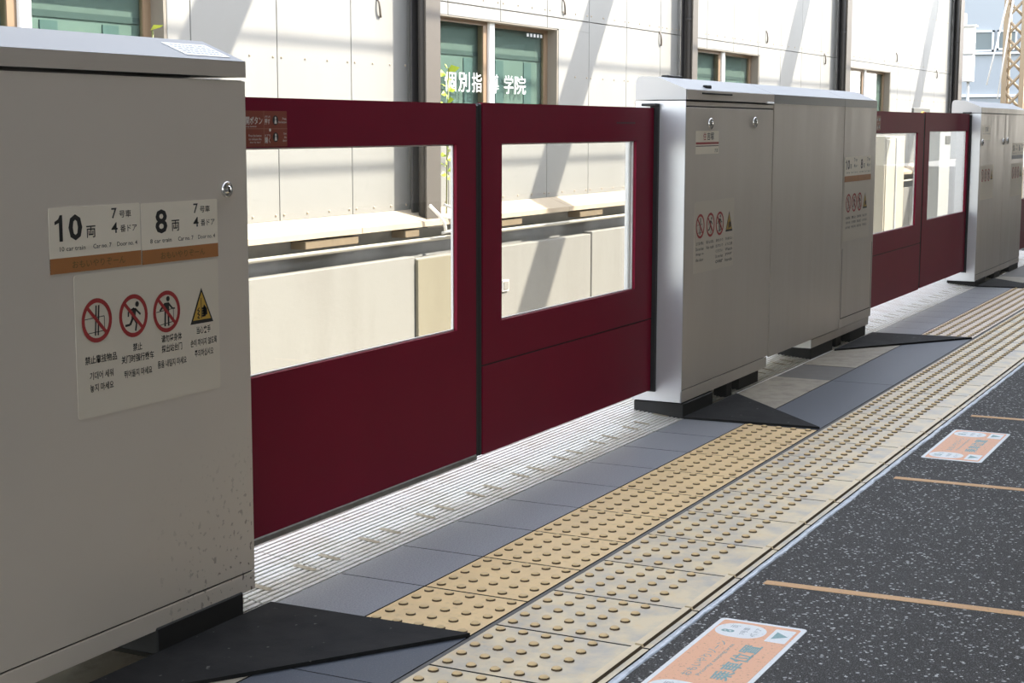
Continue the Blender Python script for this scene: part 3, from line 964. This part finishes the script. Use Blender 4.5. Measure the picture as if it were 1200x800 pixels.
mb.v = [v - Vector((0, .004, 0)) for v in mb.v]
o = mb.build('station_sign', c2, label='white station name sign with a red stripe')
mb = MB(); flat(mb, g, [(2.967, 1.036), (3.222, 1.036), (3.222, 1.044), (2.967, 1.044)], .0012, 'ink_red')
flat(mb, g, [(2.967, 1.028), (3.222, 1.028), (3.222, 1.031), (2.967, 1.031)], .0012, 'ink_dark_maroon'); mb.build('red_stripe', o)
text(o, '住', g, 3.062, 1.066, .030, 'ink_red', w=.030, bold=.01)
text(o, '吉塚', g, 3.128, 1.066, .030, 'ink_black', w=.075, bold=.01)
text(o, '方面', g, 3.195, 1.012, .016, 'ink_black', w=.04)
IX = [3.029, 3.144, 3.252, 3.364]
safety_sticker(c2, 2.966, 3.424, .545, .819, .047, [(x, .670 - .021 * r_, s, .085, .0125) for x, ss in zip(IX, (
    ('立て掛け禁止', 'Do not lean', 'things on', 'the door'), ('駆け込み禁止', 'No rush'), ('身をのり', '出さないで', 'ください', 'Do not lean', 'over'), ('手を挟まない', 'ように注意', 'Watch', 'your', 'hands'))) for r_, s in enumerate(ss)],
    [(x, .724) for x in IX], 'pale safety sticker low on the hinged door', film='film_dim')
door_sign(c2, 5.081, 5.339, .831, .956, '10', 'white sign for ten-car trains on the right panel', full=False, y=.5345)
door_sign(c2, 5.339, 5.597, .831, .956, '8', 'white sign for eight-car trains on the right panel', full=False, y=.5345)
JX = [5.165, 5.275, 5.38, 5.49]
safety_sticker(c2, 5.081, 5.590, .535, .829, .047, [(x, .662 - .024 * r_, s, .085, .0135) for x, ss in zip(JX, (
    ('禁止靠挂物品', '기대어 세워', '놓지 마세요'), ('禁止', '关门时强行乘车', '뛰어들지 마세요'), ('请勿将身体', '探出站台门', '몸을 내밀지 마세요'), ('当心夹手', '손이 끼이지 않도록', '주의하십시오'))) for r_, s in enumerate(ss)],
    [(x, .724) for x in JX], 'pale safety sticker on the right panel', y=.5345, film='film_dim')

# -- far cabinet
c3 = thing('gate_cabinet', (9.5, .64, 0), 'farthest grey gate cabinet at the right frame edge, two knobs on its front', 'cabinet')
A, B = 8.56, 10.36
MB().prism(profile_body(.06, 1.20, .546, .738), 'x', A + .004, B - .003, 'seam_dark').build('core', c3)
end_panel(c3, A + .002, .04, 1.199, 'end_metal')
panel_front(c3, 'door', A, 9.495, .085, 1.199, 'cabinet_metal')
panel_front(c3, 'door', 9.502, B, .085, 1.199, 'cabinet_metal')
panel_front(c3, 'plinth', A, B, .04, .081, 'cabinet_metal')
MB().bbox(B - .004, B, .544, .738, .04, 1.2, 'cabinet_metal', .001).build('end_panel', c3)
lid(c3, A - .002, B)
MB().prism([(y, z) for y, z in LIDP], 'x', A - .005, A - .002, 'lid_end').build('lid_end', c3, label='pale rounded end of the lid')
MB().bbox(A + .002, B - .002, .5325, .5352, 1.2035, 1.2395, 'cabinet_metal', .0008).build('lid_lip', c3)
lock(c3, 8.63, 1.0, r=.022); lock(c3, 9.44, 1.0, r=.024); lock(c3, 9.61, 1.004, r=.024)
foot(c3, A + .04, 8.95, z1=.045); foot(c3, 9.3, 9.5, z1=.045); foot(c3, 9.9, 10.3, z1=.045)
MB().bbox(A - .036, A - .002, .600, .655, 1.197, 1.207, 'rubber_black', .002).box(A - .017, A - .002, .596, .628, .10, 1.187, 'rubber_black').build('door_seal', c3)
mb = MB(); plate(mb, front(8.775, 1.090, YF - .004), rrect(.29, .055, .003), .0008, 'sign_white')
plate(mb, front(8.775, 1.036, YF - .004), rrect(.29, .038, .003), .0008, 'sign_white')
o = mb.build('station_sign', c3, label='small pale station name sign')
text(o, '吉塚', g, 8.78, 1.09, .036, 'ink_black', w=.11)
safety_sticker(c3, 8.63, 9.10, .60, .84, .044, [], [(8.68 + .115 * k, .77) for k in range(4)], 'pale safety sticker on the left door')
door_sign(c3, 9.83, 10.08, .865, .985, '10', 'white sign for ten-car trains on the right door', full=False, stripe='ink_grey')
door_sign(c3, 10.08, 10.33, .865, .985, '8', 'white sign for eight-car trains on the right door', full=False, stripe='ink_grey')
safety_sticker(c3, 9.83, 10.33, .58, .83, .044, [], [(9.90 + .115 * k, .76) for k in range(4)], 'pale safety sticker on the right door')

# ------------------------------------------------------------------ sliding gates
def make_leaf(name, label, x0, x1, z0, z1, wx0, wx1, wz0, wz1, y, lower=None, rail=0.0, reveal=False, thick=.016):
    t = thing(name, ((x0 + x1) / 2, y, z0), label, 'gate')
    y1 = y + thick
    zb = lower + .004 if lower else z0 + rail
    mb = MB()
    # welded frame: a ring of outer and inner outlines
    for (a, b, c, d) in ((x0, x1, wz1, z1), (x0, x1, zb, wz0), (x0, wx0, wz0, wz1), (wx1, x1, wz0, wz1)):
        mb.box(a, b, y, y1, c, d, 'maroon_paint')
    mb.build('frame', t)
    if lower:
        MB().bbox(x0, x1, y, y1, z0, lower - .001, 'maroon_paint', .001).build('lower_panel', t)
        MB().box(x0 + .002, x1 - .002, y + .003, y1 - .002, lower - .001, zb, 'seam_dark').build('panel_seam', t)
    if rail:
        MB().bbox(x0, x1, y - .004, y1 + .004, z0, z0 + rail, 'rail_grey', .003).build('bottom_rail', t, label='grey metal bottom rail')
    MB().box(wx0, wx1, y + .006, y + .011, wz0, wz1, 'gate_glass').build('window_pane', t)
    g_ = .004
    mb = MB()
    for (a, b, c, d) in ((wx0, wx1, wz1 - g_, wz1), (wx0, wx1, wz0, wz0 + g_), (wx0, wx0 + g_, wz0, wz1), (wx1 - g_, wx1, wz0, wz1)):
        mb.box(a, b, y + .0112, y1 + .002, c, d, 'white_trim')
    mb.build('pane_gasket', t, label='white inner edge around the pane')
    if reveal:
        MB().bbox(wx1 - .022, wx1 + .02, y1 + .002, y1 + .02, wz0 - .02, wz1 + .02, 'white_trim', .004).build('rear_stile', t, label='pale stile behind the pane')
    return t
YG = .655
l1 = make_leaf('sliding_gate', 'left maroon leaf of the near gate, with red instruction sticker and grey bottom rail', .143, 1.432, .098, 1.168, .20, 1.314, .507, 1.050, YG, rail=.018)
l2 = make_leaf('sliding_gate', 'right maroon leaf of the near gate, seam across its lower part', 1.474, 2.838, .106, 1.172, 1.600, 2.672, .508, 1.050, YG, lower=.380, reveal=True)
YH = .61
l3 = make_leaf('sliding_gate', 'left maroon leaf of the far gate, beside the long cabinet', 5.70, 7.150, .108, 1.190, 5.80, 6.990, .513, 1.070, YH, lower=.394)
l4 = make_leaf('sliding_gate', 'right maroon leaf of the far gate, against the farthest cabinet', 7.186, 8.541, .112, 1.195, 7.315, 8.485, .527, 1.078, YH)
l5 = make_leaf('sliding_gate', 'sliver of a maroon gate beyond the farthest cabinet', 10.375, 11.7, .11, 1.19, 10.6, 11.5, .52, 1.07, YH)
for t, a, b, y, z0, z1 in ((l1, 1.4335, 1.4525, YG, .106, 1.166), (l2, 1.4545, 1.4725, YG, .106, 1.170), (l3, 7.151, 7.167, YH, .110, 1.186), (l4, 7.169, 7.185, YH, .112, 1.19)):
    MB().bbox(a, b, y + .001, y + .03, z0, z1, 'rubber_black', .004).build('rubber_edge', t)
# instruction sticker at the hidden end of the first leaf
def gate_sticker(leaf, x0, x1, z0, z1, y, split):
    pl = front((x0 + x1) / 2, (z0 + z1) / 2, y)
    mb = MB(); plate(mb, pl, rrect(x1 - x0, z1 - z0, .003), .0008, 'sticker_red')
    st = mb.build('instruction_sticker', leaf, label='dark red door release instruction sticker')
    g_ = front(0, 0, y)
    mb = MB()
    zc = (z0 + z1) / 2
    fline(mb, g_, (x0, zc), (x1, zc), .0012, .0011, 'sticker_line'); fline(mb, g_, (split, z0), (split, z1), .0012, .0011, 'sticker_line')
    mb.build('grid_line', st)
    text(st, '非常開ボタン', g_, split - .006, zc + .019, .019, 'ink_white', w=.100, bold=.01, align='R')
    text(st, 'Emergency button', g_, split - .03, zc + .005, .0055, 'ink_white', w=.07, align='R')
    for k, s in enumerate(('Press the button', 'to release the', 'door by hand')):
        text(st, s, g_, split - .036, zc - .016 - .008 * k, .0055, 'ink_white', w=.05 if k < 2 else .042)
    text(st, 'ボタンを', g_, split + .015, zc + .028, .006, 'ink_white', w=.022)
    text(st, '押す', g_, split + .014, zc + .017, .014, 'ink_white', w=.022, bold=.01)
    text(st, 'ドアを', g_, split + .015, zc - .016, .006, 'ink_white', w=.022)
    text(st, '開く', g_, split + .014, zc - .027, .014, 'ink_white', w=.022, bold=.01)
    for k, s in enumerate(('Press', 'the button')):
        text(st, s, g_, x1 - .003, zc + .024 - .008 * k, .0055, 'ink_white', align='R')
    for k, s in enumerate(('Open', 'the', 'door')):
        text(st, s, g_, x1 - .003, zc - .012 - .008 * k, .0055, 'ink_white', align='R')
    for s in (1, -1):
        mb = MB()
        cx_ = split + .047
        fdisc(mb, g_, (cx_, zc + .020 * s), .0115, .0011, 'ink_black', 16)
        fdisc(mb, g_, (cx_, zc + .020 * s + .005), .0035, .0015, 'ink_white', 10)
        flat(mb, g_, [(cx_ - .005, zc + .020 * s - .008), (cx_ + .005, zc + .020 * s - .008), (cx_ + .003, zc + .020 * s + .001), (cx_ - .003, zc + .020 * s + .001)], .0015, 'ink_white')
        mb.build('pictogram', st)
    mb = MB(); fdisc(mb, g_, (split + .024, zc - .003), .004, .0015, 'ink_white', 10); mb.build('dot_mark', st)
gate_sticker(l1, .21, .464, 1.053, 1.137, YG, .369)
gate_sticker(l3, 5.83, 6.07, 1.085, 1.165, YH, 5.99)
mb = MB()
g_ = front(0, 0, YG)
x = 2.485
while x < 2.65:
    w = random.uniform(.006, .014)
    fline(mb, g_, (x, 1.1155), (x + w, 1.1155), .006, .0006, 'ink_dark_maroon'); x += w + .003
mb.build('faint_print', l2, label='faint dark line of print')

# ------------------------------------------------------------------ rubber ramp mats
def ramp_mat(pts, label):
    t = MB()
    t.prism(pts, 'z', .0005, .009, 'mat_rubber')
    o = t.build('ramp_mat')
    return tag(o, label, 'mat')
ramp_mat([(.195, .008), (.188, .530), (-.60, .530)], 'black rubber ramp mat under the nearest cabinet, bottom left')
ramp_mat([(2.905, .010), (3.485, .530), (2.87, .530)], 'black triangular mat at the near end of the long cabinet')
ramp_mat([(5.752, .010), (5.72, .530), (4.97, .530)], 'black pointed mat at the far end of the long cabinet')
ramp_mat([(8.66, .010), (9.24, .530), (8.6, .530)], 'black mat at the foot of the farthest cabinet')

# ------------------------------------------------------------------ floor markings
def boarding_sticker(x0, label):
    x1, y0, y1 = x0 + .562, -.634, -.434
    t = thing('boarding_sticker', ((x0 + x1) / 2, (y0 + y1) / 2, 0), label, 'sticker')
    pl = Plane2(((x0 + x1) / 2, (y0 + y1) / 2, .0), (1, 0, 0), (0, 1, 0))
    mb = MB(); plate(mb, pl, rrect(.562, .200, .012), .0010, 'vinyl_white'); mb.build('backing', t)
    mb = MB(); plate(mb, pl, rrect(.536, .178, .008), .0014, 'vinyl_peach'); mb.build('printed_field', t)
    for sx, num in ((-1, '10'), (1, '8')):
        cx_ = sx * .205
        q = Plane2(pl.P(cx_, .030, 0), (1, 0, 0), (0, 1, 0))
        mb = MB(); plate(mb, q, rrect(.098, .112, .045, 7), .0017, 'vinyl_white'); o = mb.build('number_field', t)
        text(o, num, q, -.012, .026, .030, 'vinyl_teal', bold=.03, height=.0019)
        text(o, '両', q, .024, .020, .018, 'vinyl_grey', height=.0019)
        text(o, '7号車', q, 0, -.009, .015, 'vinyl_grey', w=.052, bold=.01, height=.0019)
        text(o, '4番ドア', q, 0, -.034, .015, 'vinyl_grey', w=.060, bold=.01, height=.0019)
        q = Plane2(pl.P(cx_, -.060, 0), (1, 0, 0), (0, 1, 0))
        mb = MB(); plate(mb, q, rrect(.092, .046, .004), .0017, 'vinyl_white'); o = mb.build('arrow_field', t)
        mb = MB(); flat(mb, q, [(-.026, .014), (0, -.017), (.026, .014)], .0019, 'vinyl_teal'); mb.f = [f[::-1] for f in mb.f]; mb.build('arrow', o)
    text(t, 'おもいやりゾーン', pl, 0, .040, .022, 'vinyl_teal', w=.24, height=.0017)
    text(t, 'Priority seating area', pl, 0, .014, .012, 'vinyl_teal', w=.22, height=.0017)
    text(t, '乗車位置', pl, 0, -.030, .042, 'vinyl_teal', w=.24, bold=.02, height=.0017)
boarding_sticker(.016, 'peach boarding position sticker on the asphalt, cut by the bottom frame edge')
boarding_sticker(2.567, 'small far peach boarding sticker lying between two orange lines')
for (xa, xb, lb) in ((.895, .935, 'nearest orange painted line on the asphalt'), (2.213, 2.24, 'middle orange line, just nearer than the far sticker'), (3.446, 3.46, 'farthest and shortest orange line on the asphalt')):
    w = .0165
    o = MB().prism([(xa - w, -.432), (xa + w, -.432), (xb + w, -1.5), (xb - w, -1.5)], 'z', .0003, .0012, 'paint_orange').build('painted_line')
    tag(o, lb, 'line')

# ------------------------------------------------------------------ trackside cabinets seen through the far gate
t = thing('trackside_cabinet', (19.0, 4.3, -1.25), 'beige double door trackside cabinet seen through the far gate', 'cabinet')
ya = 3.5
t.location = (18.4, ya, -1.25); WL[t.name] = Vector((18.4, ya, -1.25))
MB().bbox(17.95, 19.05, ya, ya + .3, -1.25, .99, 'beige_steel', .01).build('body', t)
MB().bbox(18.0, 18.48, ya - .012, ya, -1.15, .95, 'beige_steel', .006).build('door', t)
MB().bbox(18.53, 19.0, ya - .012, ya, -1.15, .95, 'beige_steel', .006).build('door', t)
MB().bbox(18.485, 18.525, ya - .03, ya, -1.2, .97, 'white_trim', .006).build('centre_post', t)
t = thing('trackside_cabinet', (21.9, ya, -1.25), 'plain grey trackside cabinet with a dark plate, seen through the far gate', 'cabinet')
MB().bbox(21.25, 23.0, ya, ya + .3, -1.25, 1.12, 'grey_steel', .01).build('body', t)
MB().bbox(21.62, 21.95, ya - .01, ya, .86, .98, 'sign_charcoal', .002).build('plate', t)
MB().bbox(22.3, 22.36, ya - .02, ya, .40, .52, 'white_trim', .002).build('handle', t)
t = thing('track_sign', (20.0, ya, -1.25), 'small dark sign with a yellow mark peeking above the far gate', 'sign')
MB().tube([(20.0, ya + .03, -1.25), (20.0, ya + .03, 1.3)], .03, 'grey_steel', 8).build('post', t)
MB().bbox(19.5, 20.52, ya, ya + .03, 1.05, 1.37, 'sign_charcoal', .004).build('board', t)
mb = MB(); flat(mb, front(20.05, 1.16, ya), [(.28 * math.cos(math.radians(a)), .17 * math.sin(math.radians(a))) for a in range(0, 181, 15)], .003, 'ink_yellow'); mb.build('yellow_mark', t)

# ------------------------------------------------------------------ far background
t = thing('far_building', (50, 8, -1.3), 'pale blue building behind the end of the white wall', 'building')
MB().box(46, 60, 2, 20, -1.5, 14, 'far_wall').build('wall', t)
def far_window(ya, yb, za, zb):
    f = MB()
    for (a, b, c, d) in ((ya, yb, zb - .05, zb), (ya, yb, za, za + .05), (ya, ya + .05, za, zb), (yb - .05, yb, za, zb)):
        f.box(45.9, 46.0, a, b, c, d, 'far_trim')
    f = f.build('window', t)
    MB().box(45.96, 45.99, ya + .05, yb - .05, za + .05, zb - .05, 'far_glass').build('pane', f)
s = 46.0
far_window(7.28, 8.05, 3.32, 3.93)
far_window(6.62, 7.18, 3.36, 3.93)
far_window(5.95, 6.52, 3.36, 3.93)
MB().box(45.9, 46, 4, 8.6, 2.00, 2.08, 'far_trim').build('wall_band', t)
MB().box(45.88, 46, 4, 8.6, 3.24, 3.30, 'far_trim').build('sill_band', t)
# white equipment box on a post
t = thing('equipment_box', (34, 5.67, -1.2), 'tall white equipment box on a thin post at the wall end', 'box')
MB().bbox(33.9, 34.1, 5.52, 5.81, 2.12, 2.70, 'box_white', .01).build('lower_box', t)
MB().bbox(33.9, 34.1, 5.52, 5.81, 2.72, 3.32, 'box_white', .01).build('upper_box', t)
MB().bbox(33.86, 34.14, 5.48, 5.84, 3.32, 3.36, 'box_white', .01).build('cap', t)
MB().bbox(33.95, 34.05, 5.72, 5.81, 3.36, 3.62, 'box_white', .01).build('vent', t)
MB().tube([(34, 5.63, -1.2), (34, 5.63, 2.12)], .03, 'grey_steel', 8).build('post', t)
# lattice mast
t = thing('lattice_mast', (36, 4.9, -1.2), 'tan steel lattice mast at the top right corner', 'mast')
yl, yr_ = 5.20, 4.80
for k, (x, y) in enumerate(((36, yl), (36, yr_), (36.35, yl), (36.35, yr_))):
    MB().box(x - .055, x + .055, y - .055, y + .055, -1.2, 6.2, 'tower_tan').build('leg', t)
z = -1.0
zz = []
while z < 6.0:
    zz.append(z); z += .42
for z in zz:
    MB().tube([(36, yl, z), (36, yr_, z + .42)], .034, 'tower_tan', 5).build('brace', t)
    MB().tube([(36.03, yr_, z), (36.03, yl, z + .42)], .034, 'tower_tan', 5).build('brace', t)
    MB().tube([(36, yr_, z), (36.35, yr_, z + .42)], .034, 'tower_tan', 5).build('brace', t)
for (a, b, lb) in (((34.4, 5.05, 1.75), (34.4, 4.80, 3.9), 'steeper white guy wire beside the lattice mast'), ((34.3, 5.28, 2.05), (34.3, 4.9, 3.9), 'slacker white guy wire left of the lattice mast')):
    o = MB().tube([a, b], .018, 'white_trim', 5).build('guy_wire')
    tag(o, lb, 'wire')

make_texts()
